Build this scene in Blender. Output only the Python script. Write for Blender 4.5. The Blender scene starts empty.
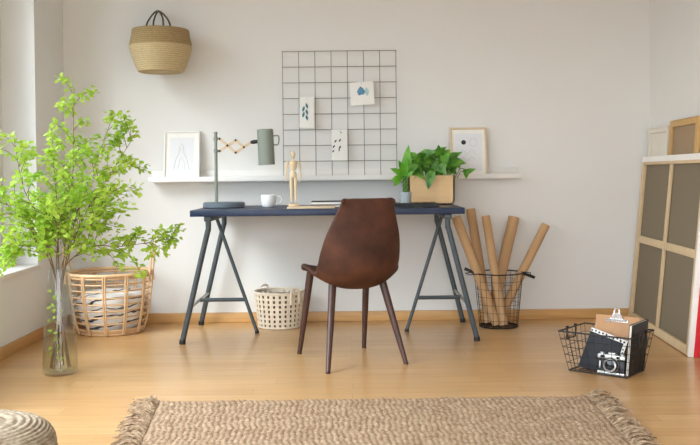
import bpy, bmesh, math, random
from mathutils import Vector as V, Matrix
PI = math.pi
S = bpy.context.scene
COL = S.collection

# ------------------------------------------------------------------ camera
EYE = V((0.0, 0.0, 0.93))
FPX = 900.0
PITCH = math.radians(0.8)
ROLL = math.radians(-0.63)
R3 = Matrix.Rotation(PI/2 - PITCH, 3, 'X') @ Matrix.Rotation(ROLL, 3, 'Z')
SHY = -(48.5 - FPX*math.tan(PITCH))            # pixels, lens shift
cam_data = bpy.data.cameras.new('camera'); cam = bpy.data.objects.new('camera', cam_data); COL.objects.link(cam)
cam.matrix_world = Matrix.Translation(EYE) @ R3.to_4x4()
cam_data.sensor_width = 36; cam_data.lens = 36*FPX/700; cam_data.shift_y = SHY/700
cam_data.clip_start = 0.02
S.camera = cam

def at(px, py, d):
    "world point seen at photo pixel (px, py) at distance d along +Y"
    r = R3 @ V(((px-350)/FPX, (222.5-py+SHY)/FPX, -1))
    return EYE + r*(d/r.y)
def on_floor(px, py, z=0.0):
    r = R3 @ V(((px-350)/FPX, (222.5-py+SHY)/FPX, -1))
    return EYE + r*((z-EYE.z)/r.z)

# ------------------------------------------------------------------ materials
def srgb(c):
    f = lambda v: (v/12.92 if v <= 0.04045 else ((v+0.055)/1.055)**2.4)
    return tuple(f(x/255.0) for x in c) + (1.0,)

def mat(name, col, rough=0.6, var=0.0, scale=20.0, metal=0.0, bump=0.0, bscale=None, stretch=(1,1,1), spec=0.5, col2=None, trans=0.0, detail=4):
    m = bpy.data.materials.new(name); m.use_nodes = True
    nt = m.node_tree; b = nt.nodes['Principled BSDF']
    b.inputs['Roughness'].default_value = rough
    b.inputs['Metallic'].default_value = metal
    b.inputs['Specular IOR Level'].default_value = spec
    c1 = srgb(col)
    c2 = srgb(col2) if col2 else tuple(min(1, c*(1-var)) for c in c1[:3]) + (1,)
    tc = nt.nodes.new('ShaderNodeTexCoord'); mp = nt.nodes.new('ShaderNodeMapping')
    mp.inputs['Scale'].default_value = stretch
    nt.links.new(tc.outputs['Object'], mp.inputs['Vector'])
    nz = nt.nodes.new('ShaderNodeTexNoise'); nz.inputs['Scale'].default_value = scale; nz.inputs['Detail'].default_value = detail
    nt.links.new(mp.outputs['Vector'], nz.inputs['Vector'])
    rp = nt.nodes.new('ShaderNodeValToRGB')
    rp.color_ramp.elements[0].position = 0.3; rp.color_ramp.elements[1].position = 0.7
    rp.color_ramp.elements[0].color = c2; rp.color_ramp.elements[1].color = c1
    nt.links.new(nz.outputs['Fac'], rp.inputs['Fac'])
    nt.links.new(rp.outputs['Color'], b.inputs['Base Color'])
    if bump:
        nb = nt.nodes.new('ShaderNodeTexNoise'); nb.inputs['Scale'].default_value = bscale or scale*3; nb.inputs['Detail'].default_value = 3
        nt.links.new(mp.outputs['Vector'], nb.inputs['Vector'])
        bp = nt.nodes.new('ShaderNodeBump'); bp.inputs['Strength'].default_value = bump; bp.inputs['Distance'].default_value = 0.01
        nt.links.new(nb.outputs['Fac'], bp.inputs['Height']); nt.links.new(bp.outputs['Normal'], b.inputs['Normal'])
    if trans:
        out = nt.nodes['Material Output']
        tr = nt.nodes.new('ShaderNodeBsdfTranslucent'); mx = nt.nodes.new('ShaderNodeMixShader'); mx.inputs['Fac'].default_value = trans
        nt.links.new(rp.outputs['Color'], tr.inputs['Color'])
        nt.links.new(b.outputs['BSDF'], mx.inputs[1]); nt.links.new(tr.outputs['BSDF'], mx.inputs[2])
        nt.links.new(mx.outputs['Shader'], out.inputs['Surface'])
    return m

def clear_mat(name, tint=(1,1,1), refl=1.0, rough=0.0):
    m = bpy.data.materials.new(name); m.use_nodes = True
    nt = m.node_tree; nt.nodes.remove(nt.nodes['Principled BSDF']); out = nt.nodes['Material Output']
    t = nt.nodes.new('ShaderNodeBsdfTransparent'); t.inputs['Color'].default_value = tuple(tint)+(1,)
    g = nt.nodes.new('ShaderNodeBsdfGlossy'); g.inputs['Roughness'].default_value = rough
    lw = nt.nodes.new('ShaderNodeLayerWeight'); lw.inputs['Blend'].default_value = .5
    pw_ = nt.nodes.new('ShaderNodeMath'); pw_.operation = 'POWER'; pw_.inputs[1].default_value = 4.0
    nt.links.new(lw.outputs['Facing'], pw_.inputs[0])
    f = nt.nodes.new('ShaderNodeMath'); f.operation = 'MULTIPLY_ADD'; f.inputs[1].default_value = .8*refl; f.inputs[2].default_value = .05*refl
    nt.links.new(pw_.outputs[0], f.inputs[0])
    x = nt.nodes.new('ShaderNodeMixShader')
    nt.links.new(f.outputs[0], x.inputs['Fac']); nt.links.new(t.outputs['BSDF'], x.inputs[1]); nt.links.new(g.outputs['BSDF'], x.inputs[2])
    nt.links.new(x.outputs['Shader'], out.inputs['Surface'])
    return m

def floor_mat():
    m = bpy.data.materials.new('oak_floor'); m.use_nodes = True
    nt = m.node_tree; b = nt.nodes['Principled BSDF']; N = nt.nodes.new; L = nt.links.new
    tc = N('ShaderNodeTexCoord')
    br = N('ShaderNodeTexBrick'); br.inputs['Scale'].default_value = 1.0
    br.inputs['Brick Width'].default_value = 1.15; br.inputs['Row Height'].default_value = 0.095
    br.inputs['Mortar Size'].default_value = 0.0012; br.inputs['Mortar Smooth'].default_value = 0.3
    br.offset = 0.37; br.offset_frequency = 2; br.squash_frequency = 3; br.squash = 0.8
    br.inputs['Color1'].default_value = srgb((212,170,116)); br.inputs['Color2'].default_value = srgb((200,154,99))
    br.inputs['Mortar'].default_value = srgb((182,136,86)); br.inputs['Bias'].default_value = -0.1
    L(tc.outputs['Object'], br.inputs['Vector'])
    mp = N('ShaderNodeMapping'); mp.inputs['Scale'].default_value = (1.2, 22, 1); L(tc.outputs['Object'], mp.inputs['Vector'])
    nz = N('ShaderNodeTexNoise'); nz.inputs['Scale'].default_value = 2.2; nz.inputs['Detail'].default_value = 6; nz.inputs['Roughness'].default_value = 0.6
    L(mp.outputs['Vector'], nz.inputs['Vector'])
    rp = N('ShaderNodeValToRGB'); rp.color_ramp.elements[0].position = .3; rp.color_ramp.elements[1].position = .72
    rp.color_ramp.elements[0].color = (0.80,0.76,0.70,1); rp.color_ramp.elements[1].color = (1.06,1.06,1.06,1)
    L(nz.outputs['Fac'], rp.inputs['Fac'])
    mx = N('ShaderNodeMixRGB'); mx.blend_type = 'MULTIPLY'; mx.inputs['Fac'].default_value = 1
    L(br.outputs['Color'], mx.inputs['Color1']); L(rp.outputs['Color'], mx.inputs['Color2'])
    L(mx.outputs['Color'], b.inputs['Base Color'])
    b.inputs['Roughness'].default_value = 0.34; b.inputs['Specular IOR Level'].default_value = 0.5
    r2 = N('ShaderNodeMapRange'); r2.inputs['To Min'].default_value = .28; r2.inputs['To Max'].default_value = .42
    L(nz.outputs['Fac'], r2.inputs['Value']); L(r2.outputs['Result'], b.inputs['Roughness'])
    b.inputs['Coat Weight'].default_value = .45; b.inputs['Coat Roughness'].default_value = .22; b.inputs['Coat IOR'].default_value = 1.5
    bp = N('ShaderNodeBump'); bp.inputs['Strength'].default_value = .12; bp.inputs['Distance'].default_value = .002
    L(br.outputs['Fac'], bp.inputs['Height']); bp.invert = True; L(bp.outputs['Normal'], b.inputs['Normal'])
    return m

def wave_mat(name, c1, c2, scale, axis='Z', rough=0.8, bump=0.5, distort=2.0, dscale=3.0, dist=0.01):
    m = bpy.data.materials.new(name); m.use_nodes = True
    nt = m.node_tree; b = nt.nodes['Principled BSDF']; N = nt.nodes.new; L = nt.links.new
    tc = N('ShaderNodeTexCoord'); w = N('ShaderNodeTexWave'); w.bands_direction = axis
    w.inputs['Scale'].default_value = scale; w.inputs['Distortion'].default_value = distort
    w.inputs['Detail'].default_value = 3; w.inputs['Detail Scale'].default_value = dscale
    L(tc.outputs['Object'], w.inputs['Vector'])
    nz = N('ShaderNodeTexNoise'); nz.inputs['Scale'].default_value = 60; nz.inputs['Detail'].default_value = 3; L(tc.outputs['Object'], nz.inputs['Vector'])
    ad = N('ShaderNodeMath'); ad.operation = 'MULTIPLY_ADD'; ad.inputs[1].default_value = 0.55
    L(w.outputs['Fac'], ad.inputs[0])
    hm = N('ShaderNodeMath'); hm.operation = 'MULTIPLY'; hm.inputs[1].default_value = 0.6; L(nz.outputs['Fac'], hm.inputs[0]); L(hm.outputs[0], ad.inputs[2])
    rp = N('ShaderNodeValToRGB'); rp.color_ramp.elements[0].position = .2; rp.color_ramp.elements[1].position = .75
    rp.color_ramp.elements[0].color = srgb(c2); rp.color_ramp.elements[1].color = srgb(c1)
    L(ad.outputs[0], rp.inputs['Fac']); L(rp.outputs['Color'], b.inputs['Base Color'])
    b.inputs['Roughness'].default_value = rough; b.inputs['Specular IOR Level'].default_value = .2
    bp = N('ShaderNodeBump'); bp.inputs['Strength'].default_value = bump; bp.inputs['Distance'].default_value = dist
    L(ad.outputs[0], bp.inputs['Height']); L(bp.outputs['Normal'], b.inputs['Normal'])
    return m

M = {}
M['wall'] = mat('wall_paint', (226,225,222), 0.9, 0.02, 3, bump=0.04, bscale=90, spec=.2)
M['wall_warm'] = mat('wall_paint_right', (226,224,219), 0.9, 0.02, 3, bump=0.04, bscale=90, spec=.2)
M['white'] = mat('white_lacquer', (229,227,223), 0.45, 0.03, 8)
M['jamb'] = mat('white_plaster', (226,227,227), 0.85, 0.02, 5)
M['floor'] = floor_mat()
M['oak'] = mat('oak_skirting', (214,166,106), 0.45, 0.22, 3, stretch=(1,1,14))
M['navy'] = mat('navy_laminate', (20,38,70), 0.4, 0.12, 6)
M['steel'] = mat('dark_grey_steel', (66,75,80), 0.42, 0.08, 12)
M['zinc'] = mat('zinc', (190,190,186), 0.35, 0.1, 40, metal=.8)
M['leather'] = mat('brown_leather', (88,51,34), 0.55, 0, 9, bump=.12, bscale=120, col2=(54,30,20), spec=.3, detail=8)
M['walnut'] = mat('dark_walnut', (70,42,34), 0.4, 0.3, 6, stretch=(8,8,1))
M['sage'] = mat('sage_metal', (134,142,130), 0.4, 0.06, 10)
M['slate'] = mat('slate_metal', (96,108,118), 0.4, 0.08, 10)
M['black'] = mat('black_plastic', (24,24,26), 0.45, 0.2, 30)
M['blackwire'] = mat('black_wire', (38,34,33), 0.4, 0.2, 30, metal=.3)
M['gridwire'] = mat('grey_wire', (132,126,122), 0.5, 0.1, 30, metal=.2)
M['ply'] = mat('beech_ply', (226,188,136), 0.5, 0.10, 3, stretch=(1,1,12))
M['palewood'] = mat('pale_wood', (222,198,164), 0.55, 0.12, 4, stretch=(3,3,10))
M['woodbar'] = mat('stretcher_pine', (216,190,150), 0.6, 0.12, 4, stretch=(4,4,4))
M['goldpine'] = mat('golden_pine', (206,164,104), 0.6, 0.14, 4, stretch=(4,4,4))
M['mannequin'] = mat('maple', (226,204,168), 0.45, 0.08, 8, stretch=(6,6,1))
M['ceramic'] = mat('white_ceramic', (238,238,238), 0.2, 0.01, 4)
M['greycup'] = mat('grey_ceramic', (168,176,178), 0.5, 0.06, 8)
M['paper'] = mat('paper', (238,236,230), 0.9, 0.03, 30, spec=.1)
M['cover'] = mat('dark_book_cover', (44,52,56), 0.6, 0.15, 30)
M['blackcover'] = mat('black_book_cover', (22,22,24), 0.55, 0.15, 30)
M['navycover'] = mat('blackish_blue_cover', (18,22,32), 0.6, 0.2, 14)
M['kraft'] = mat('kraft_tube', (196,158,116), 0.75, 0.14, 5, stretch=(5,5,1), spec=.25)
M['hardboard'] = mat('brown_hardboard', (196,148,104), 0.6, 0.12, 25)
M['chrome'] = mat('chrome', (225,225,225), 0.22, 0.05, 30, metal=.9)
M['silver'] = mat('satin_silver', (205,205,200), 0.3, 0.08, 50, metal=.6)
M['lens'] = mat('lens_glass', (20,22,30), 0.05, 0.1, 30)
M['rattan'] = mat('rattan', (222,184,140), 0.5, 0.22, 14)
M['canvas'] = mat('raw_linen', (134,122,102), 0.9, 0.10, 200, bump=.2, bscale=500, spec=.1)
M['canvas_tan'] = mat('tan_linen', (168,144,114), 0.9, 0.08, 200, bump=.2, bscale=500, spec=.1)
M['gesso'] = mat('white_gesso', (240,236,230), 0.75, 0.04, 12, spec=.2)
M['cream'] = mat('cream_canvas', (226,218,204), 0.8, 0.05, 12, spec=.2)
M['red'] = mat('red_paint', (214,24,40), 0.6, 0.08, 12)
M['leaf_light'] = mat('spring_leaf', (196,218,92), 0.5, 0, 9, col2=(150,192,62), trans=.45, spec=.3)
M['leaf_pothos'] = mat('pothos_leaf', (136,196,78), 0.30, 0, 22, col2=(40,104,30), trans=.35)  # noise tones carry leaf highlights and shaded darks in the colour
M['leaf_lime'] = mat('lime_leaf', (130,196,60), 0.4, 0, 12, col2=(80,156,44), trans=.4)
M['stem'] = mat('brown_twig', (124,96,66), 0.7, 0.2, 30)
M['greenstem'] = mat('green_stem', (86,130,50), 0.5, 0.2, 30)
M['soil'] = mat('soil', (56,42,32), 0.95, 0.4, 80)
M['seagrass'] = wave_mat('seagrass', (174,150,108), (140,117,80), 26, 'Z', bump=.5, distort=3.0, dscale=6)
M['seagrass_pale'] = wave_mat('seagrass_pale', (206,186,146), (182,158,116), 26, 'Z', bump=.5, distort=3.0, dscale=6)
M['olivecord'] = mat('olive_cord', (92,84,60), 0.8, 0.3, 60)
M['jute'] = mat('jute', (184,160,134), 0.95, 0, 46, col2=(140,114,90), bump=.5, bscale=260, spec=.1)
M['juteyarn'] = mat('jute_yarn', (186,162,134), 0.95, 0, 60, col2=(104,82,62), spec=.1)
M['knit'] = mat('grey_beige_knit', (184,170,150), 0.95, 0, 40, col2=(132,116,96), bump=.3, bscale=300, spec=.1)
M['palm'] = mat('whitewashed_palm', (236,222,200), 0.7, 0.12, 30)
M['shade_sleeve'] = mat('brown_shade_sleeve', (122,98,74), .95, .3, 30)
M['dark_inner'] = mat('dark_cloth', (64,56,50), 0.95, 0.3, 20)
M['glass'] = clear_mat('clear_glass', (.965,.975,.968))
M['pane_tinted'] = clear_mat('tinted_window_glass', (.975,.985,.985))
M['pane'] = clear_mat('window_glass', (.98,.99,.99))
M['water'] = clear_mat('water', (.965,.975,.905), .5)

def throw_mat():
    m = bpy.data.materials.new('patterned_throw'); m.use_nodes = True
    nt = m.node_tree; b = nt.nodes['Principled BSDF']; N = nt.nodes.new; L = nt.links.new
    tc = N('ShaderNodeTexCoord'); mp = N('ShaderNodeMapping'); mp.inputs['Rotation'].default_value = (.2,.3,.5); mp.inputs['Scale'].default_value = (1,1,2.2)
    L(tc.outputs['Object'], mp.inputs['Vector'])
    w = N('ShaderNodeTexWave'); w.bands_direction = 'Z'; w.inputs['Scale'].default_value = 3.2; w.inputs['Distortion'].default_value = 5; w.inputs['Detail'].default_value = 2; w.inputs['Detail Scale'].default_value = 2
    L(mp.outputs['Vector'], w.inputs['Vector'])
    rp = N('ShaderNodeValToRGB'); e = rp.color_ramp.elements
    e[0].position = .05; e[0].color = srgb((70,66,64)); e[1].position = .14; e[1].color = srgb((232,230,226))
    L(w.outputs['Fac'], rp.inputs['Fac']); L(rp.outputs['Color'], b.inputs['Base Color']); b.inputs['Roughness'].default_value = .95
    return m
M['throw'] = throw_mat()

# ------------------------------------------------------------------ mesh builder
class MB:
    def __init__(self): self.v = []; self.f = []; self.mi = []; self.m = 0
    def add(self, vs, fs):
        o = len(self.v); self.v += [V(p) for p in vs]
        for f in fs: self.f.append(tuple(i+o for i in f)); self.mi.append(self.m)
        return self
    def box(self, a, b, bev=0.0, mtx=None):
        bm = bmesh.new(); bmesh.ops.create_cube(bm, size=1)
        a, b = V(a), V(b); c = (a+b)/2; s = b-a
        for v in bm.verts: v.co = V((v.co.x*abs(s.x), v.co.y*abs(s.y), v.co.z*abs(s.z)))
        if bev: bmesh.ops.bevel(bm, geom=bm.edges[:], offset=bev, segments=2, affect='EDGES', profile=.5)
        for v in bm.verts: v.co = v.co + c
        if mtx is not None:
            for v in bm.verts: v.co = mtx @ v.co
        bm.verts.index_update()
        self.add([v.co.copy() for v in bm.verts], [[v.index for v in f.verts] for f in bm.faces]); bm.free(); return self
    def tube(self, pts, r, n=8, closed=False, caps=True):
        pts = [V(p) for p in pts]; k = len(pts)
        rs = r if isinstance(r, (list, tuple)) else [r]*k
        tang = []
        for i in range(k):
            if closed: t = pts[(i+1) % k]-pts[i-1]
            else: t = pts[min(i+1, k-1)]-pts[max(i-1, 0)]
            tang.append(t.normalized() if t.length > 1e-9 else V((0,0,1)))
        u = tang[0].orthogonal().normalized(); vs = []; fs = []
        if abs(tang[0].z) < .99:
            u = tang[0].cross(V((0,0,1))).normalized()
        for i in range(k):
            t = tang[i]; u = (u - t*u.dot(t)).normalized(); w = t.cross(u)
            for j in range(n):
                a = 2*PI*j/n; vs.append(pts[i] + (u*math.cos(a)+w*math.sin(a))*rs[i])
        m = k if closed else k-1
        for i in range(m):
            for j in range(n):
                a = i*n+j; b = i*n+(j+1) % n; c = ((i+1) % k)*n+(j+1) % n; d = ((i+1) % k)*n+j
                fs.append((a, b, c, d))
        if not closed and caps:
            fs.append(tuple(range(n))[::-1]); fs.append(tuple((k-1)*n+j for j in range(n)))
        return self.add(vs, fs)
    def lathe(self, prof, n=32, c=(0,0,0), rfun=None):
        vs = []; fs = []; k = len(prof); c = V(c)
        for i, (r, z) in enumerate(prof):
            for j in range(n):
                a = 2*PI*j/n; rr = r if rfun is None else rfun(r, z, a, i)
                vs.append(c+V((rr*math.cos(a), rr*math.sin(a), z)))
        for i in range(k-1):
            for j in range(n):
                fs.append((i*n+j, i*n+(j+1) % n, (i+1)*n+(j+1) % n, (i+1)*n+j))
        if prof[0][0] > 1e-6: pass
        return self.add(vs, fs)
    def grid(self, nu, nv, fn):
        vs = [fn(i/(nu-1), j/(nv-1)) for j in range(nv) for i in range(nu)]
        fs = [(j*nu+i, j*nu+i+1, (j+1)*nu+i+1, (j+1)*nu+i) for j in range(nv-1) for i in range(nu-1)]
        return self.add(vs, fs)
    def ball(self, c, r, n=12, sx=1, sy=1, sz=1):
        c = V(c); k = n//2+1; prof = [(math.sin(PI*i/k)*r, -math.cos(PI*i/k)*r) for i in range(k+1)]
        vs = []; fs = []
        for (rr, z) in prof:
            rr = max(rr, 1e-5)
            for j in range(n):
                a = 2*PI*j/n; vs.append(c+V((rr*math.cos(a)*sx, rr*math.sin(a)*sy, z*sz)))
        for i in range(k):
            for j in range(n): fs.append((i*n+j, i*n+(j+1) % n, (i+1)*n+(j+1) % n, (i+1)*n+j))
        return self.add(vs, fs)
    def disc(self, c, r, nrm=(0,0,1), n=16, sx=1.0):
        c = V(c); nrm = V(nrm).normalized(); u = nrm.orthogonal().normalized(); w = nrm.cross(u)
        return self.add([c+(u*math.cos(2*PI*j/n)*sx+w*math.sin(2*PI*j/n))*r for j in range(n)], [tuple(range(n))])
    def leaf(self, p, d, up, L, W, curl=0.15, fold=0.12, heart=False):
        p, d = V(p), V(d).normalized(); s = d.cross(V(up))
        s = s.normalized() if s.length > 1e-5 else d.orthogonal().normalized(); n = s.cross(d).normalized()
        prof = [(0,.02),(.10,.72),(.32,1.0),(.62,.74),(.86,.3),(1,.0)] if heart else [(0,.02),(.18,.6),(.42,1.0),(.72,.68),(1,.0)]
        vs = []; fs = []
        for t, w in prof:
            c = p + d*(L*t) - n*(curl*L*t*t)
            if heart and abs(t-.10) < .01: back = d*(-.06*L)
            else: back = V((0,0,0))
            vs += [c - s*(W*w/2) + n*(fold*W*w) + back, c, c + s*(W*w/2) + n*(fold*W*w) + back]
        for i in range(len(prof)-1):
            a = 3*i; fs += [(a, a+1, a+4, a+3), (a+1, a+2, a+5, a+4)]
        return self.add(vs, fs)
    def build(self, name, material, parent=None, smooth=True, world=False, angle=38):
        me = bpy.data.meshes.new(name); vs = self.v
        if world and parent is not None:
            inv = Matrix.Translation(parent.location) @ parent.rotation_euler.to_matrix().to_4x4()
            if parent.parent is not None:
                pp = parent.parent; inv = Matrix.Translation(pp.location) @ pp.rotation_euler.to_matrix().to_4x4() @ inv
            inv = inv.inverted(); vs = [inv @ p for p in vs]
        me.from_pydata([tuple(p) for p in vs], [], self.f)
        ms = material if isinstance(material, (list, tuple)) else [material]
        for x in ms: me.materials.append(x)
        me.polygons.foreach_set('material_index', self.mi)
        bm = bmesh.new(); bm.from_mesh(me); bmesh.ops.recalc_face_normals(bm, faces=bm.faces[:]); bm.to_mesh(me); bm.free()
        me.polygons.foreach_set('use_smooth', [smooth]*len(me.polygons))
        if smooth: me.set_sharp_from_angle(angle=math.radians(angle))
        me.update()
        o = bpy.data.objects.new(name, me); COL.objects.link(o)
        if parent is not None: o.parent = parent
        return o

def tag(o, label=None, cat=None, group=None, kind=None):
    if label: o['label'] = label
    if cat: o['category'] = cat
    if group: o['group'] = group
    if kind: o['kind'] = kind
    return o
def thing(name, label, cat, loc=(0,0,0), rz=0.0, group=None, rot=None):
    o = bpy.data.objects.new(name, None); COL.objects.link(o); o.empty_display_size = .05
    o.location = loc; o.rotation_euler = rot if rot is not None else (0,0,rz)
    return tag(o, label, cat, group)
def struct(name, mb, m, smooth=False):
    o = mb.build(name, m, smooth=smooth); o['kind'] = 'structure'; return o
def smoothpath(pts, k=6, closed=False):
    pts = [V(p) for p in pts]; n = len(pts); out = []
    rng = range(n) if closed else range(n-1)
    for i in rng:
        if closed: p0, p1, p2, p3 = pts[i-1], pts[i], pts[(i+1) % n], pts[(i+2) % n]
        else: p0, p1, p2, p3 = pts[max(i-1,0)], pts[i], pts[i+1], pts[min(i+2, n-1)]
        for j in range(k):
            t = j/k
            out.append(0.5*((2*p1)+(p2-p0)*t+(2*p0-5*p1+4*p2-p3)*t*t+(3*p1-p0-3*p2+p3)*t**3))
    if not closed: out.append(pts[-1])
    return out
def ring(r, z, n=32, c=(0,0), sx=1, sy=1, a0=0):
    return [V((c[0]+r*sx*math.cos(a0+2*PI*i/n), c[1]+r*sy*math.sin(a0+2*PI*i/n), z)) for i in range(n)]

# ------------------------------------------------------------------ room
WB, WL, WR, H0 = 5.69, -1.80, 1.90, 2.75
YB = -1.6                                       # behind the camera
struct('floor', MB().box((-2.1, YB-.1, -.06), (2.1, WB+.1, 0)), M['floor'])
struct('ceiling', MB().box((-2.1, YB-.1, H0), (2.1, WB+.1, H0+.08)), M['wall'])
struct('wall_back', MB().box((-2.1, WB, 0), (2.1, WB+.12, H0)), M['wall'])
struct('wall_right', MB().box((WR, YB, 0), (WR+.12, WB, H0)), M['wall_warm'])
ZS, ZT = .41, 2.40                              # window sill and head
W1 = (3.5, 5.17); W2 = (-1.4, 3.3)  # second window is unseen, added and sized to light the room
wl = MB(); X0 = WL-.26
wl.box((X0, YB, 0), (WL, WB, ZS)).box((X0, YB, ZT), (WL, WB, H0))
for a, b in ((YB, W2[0]), (W2[1], W1[0]), (W1[1], WB)): wl.box((X0, a, ZS), (WL, b, ZT))
struct('wall_left', wl, M['jamb'])
# front wall behind the viewer with a wide open gap, added for front fill light
OX, OZ = (-1.75, 1.7), (.02, 1.95)
fw = MB().box((-2.1, YB-.1, 0), (OX[0], YB, H0)).box((OX[1], YB-.1, 0), (2.1, YB, H0)).box((OX[0], YB-.1, OZ[1]), (OX[1], YB, H0)).box((OX[0], YB-.1, 0), (OX[1], YB, OZ[0]))
struct('wall_front', fw, M['wall'])
for i, (a, b) in enumerate((W1, W2)):
    w = bpy.data.objects.new('window_%d' % (i+1), None); COL.objects.link(w); w.location = (X0+.03, (a+b)/2, ZS); w['kind'] = 'structure'
    fr = MB(); x0, x1 = X0, X0+.07; t = .07; mid = (a+b)/2
    fr.box((x0, a, ZS), (x1, a+t, ZT), .006).box((x0, b-(.30 if i == 0 else t), ZS), (x1, b, ZT), .006).box((x0, a+t, ZT-t), (x1, b-t, ZT), .006).box((x0, a+t, ZS+.02), (x1, b-t, ZS+.02+t), .006)  # first window's far stile widened out of view to shade the jamb
    fr.box((x0+.005, mid-.05, ZS+.09), (x1+.01, mid+.05, ZT-t), .006)
    fr.build('window_frame', M['white'], w, world=True)
    MB().box((x0+.03, a+t, ZS+.09), (x0+.036, mid-.05, ZT-t)).box((x0+.03, mid+.05, ZS+.09), (x0+.036, b-t, ZT-t)).build('window_pane', (M['pane_tinted'] if i == 0 else M['pane']), w, world=True, smooth=False)
    MB().box((X0+.0, a-.0, ZS-.005), (WL+.02, b+.0, ZS+.022), .005).build('window_sill', M['white'], w, world=True)
BH = .062
def skirting(name, a, b):
    struct(name, MB().box(a, b, .004), M['oak'], smooth=True)
skirting('baseboard_back', (WL+.016, WB-.016, 0), (WR-.016, WB, BH))
skirting('baseboard_left', (WL, YB+.02, 0), (WL+.016, WB, BH))
skirting('baseboard_right', (WR-.016, YB+.02, 0), (WR, WB, BH))

# ------------------------------------------------------------------ desk
TX0, TX1, TY0, TY1, TZ = -.878, .627, 4.918, 5.668, .739
tag(MB().box((TX0, TY0, TZ-.034), (TX1, TY1, TZ), .002).build('worktop', M['navy']),
    'long dark blue desk top lying across two grey steel trestles', 'desk top')
def trestle(sgn, topx, outx, inx, label):
    t = thing('trestle', label, 'trestle', (topx, (TY0+TY1)/2, 0), group='desk trestles')
    zt = TZ-.034; y0, y1, ym = TY0+.045, TY1-.075, (TY0+TY1)/2-.02
    dx = outx-topx; ix = inx-topx
    MB().box((-.02, y0-.02-t.location.y, zt-.028), (.02, y1+.02-t.location.y, zt-.0005), .003).build('top_rail', M['steel'], t)
    for y in (y0, y1):
        yy = y-t.location.y
        p = smoothpath([(0, yy, zt-.02), (0, yy, zt-.075), (dx*.1, yy, zt-.13), (dx, yy, .016)], 5)
        lg = MB().tube(p, .0155, 10).build('leg', M['steel'], t)
        MB().tube([(dx*.998, yy, .024), (dx*1.006, yy, 0.0)], .0175, 10).build('foot_cap', M['black'], lg)
    yy = ym-t.location.y
    il = MB().tube([(0, yy, zt-.02), (ix, yy, .012)], .0105, 10).build('leg', M['steel'], t)
    MB().tube([(ix*.995, yy, .018), (ix*1.005, yy, 0)], .0125, 10).build('foot_cap', M['black'], il)
    zb = .2; f = (zt-.13-zb)/(zt-.13-.016); bx = dx*(.1+.9*f); bi = ix*(zt-.02-zb)/(zt-.03)
    MB().tube([(bx, y0-t.location.y, zb), (bx, y1-t.location.y, zb)], .009, 8).build('cross_bar', M['zinc'], t)
    MB().tube([(bx, yy, zb), (bi, yy, zb)], .0115, 8).build('spreader_bar', M['steel'], t)
trestle(-1, -.785, -.935, -.556, 'grey steel trestle under the lamp end of the desk')
trestle(1, .538, .692, .325, 'grey steel trestle under the planter end of the desk, beside the cardboard tubes')

# ------------------------------------------------------------------ chair
CA = math.radians(20)
ch = thing('shell_chair', 'brown leather shell chair with four dark wooden legs pulled up to the desk', 'chair', (-.012, 4.53, 0), CA)
prof = [(.218,.405,.17,.004),(.203,.424,.195,.012),(.14,.43,.215,.028),(.05,.412,.226,.046),(-.05,.380,.23,.068),(-.14,.366,.23,.092),
        (-.208,.392,.228,.112),(-.250,.452,.226,.112),(-.268,.53,.222,.098),(-.278,.62,.205,.070),(-.288,.71,.172,.042),(-.297,.788,.142,.018),(-.300,.812,.134,.012)]
pp = smoothpath([(a,b,0) for a,b,_,_ in prof], 4); ww = smoothpath([(c,d,0) for _,_,c,d in prof], 4)
def shell(u, v):
    i = min(int(round(v*(len(pp)-1))), len(pp)-1); p = pp[i]; hw, c = ww[i].x, ww[i].y
    t = pp[min(i+1, len(pp)-1)]-pp[max(i-1, 0)]; n = V((t.y, -t.x)).normalized()
    x = (u*2-1); k = abs(x)**2.4
    rnd = 0.0
    if v > .9: rnd = -(k*k*k)*.030*((v-.9)/.1)
    if v < .08: rnd = (k*k)*.05*((.08-v)/.08)
    off = c*k
    return V((x*hw*(1-.04*k), p.x + n.x*off + (t.normalized().x*rnd), p.y + n.y*off + (t.normalized().y*rnd)))
sh = MB().grid(25, len(pp), shell).build('seat_shell', M['leather'], ch, angle=180)
so = sh.modifiers.new('thick', 'SOLIDIFY'); so.thickness = .022; so.offset = -1
bv = sh.modifiers.new('sub', 'SUBSURF'); bv.levels = 1; bv.render_levels = 1
rz_ = Matrix.Rotation(-CA, 3, 'Z')
for (tx, ty, tz, qx, qy) in ((-.160,.13,.432,299.5,354), (.15,.14,.430,364,348), (-.125,-.115,.395,328,373.5), (.130,-.13,.398,406,364)):
    g = rz_ @ (on_floor(qx, qy)-ch.location); fx, fy = g.x, g.y
    MB().tube([(tx,ty,tz), (tx+(fx-tx)*.5,ty+(fy-ty)*.5,tz*.5), (fx,fy,.004)], [.0195,.0165,.0115], 14).tube([(fx,fy,.006),(fx,fy,0)], .012, 14).build('leg', M['walnut'], ch)

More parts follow.
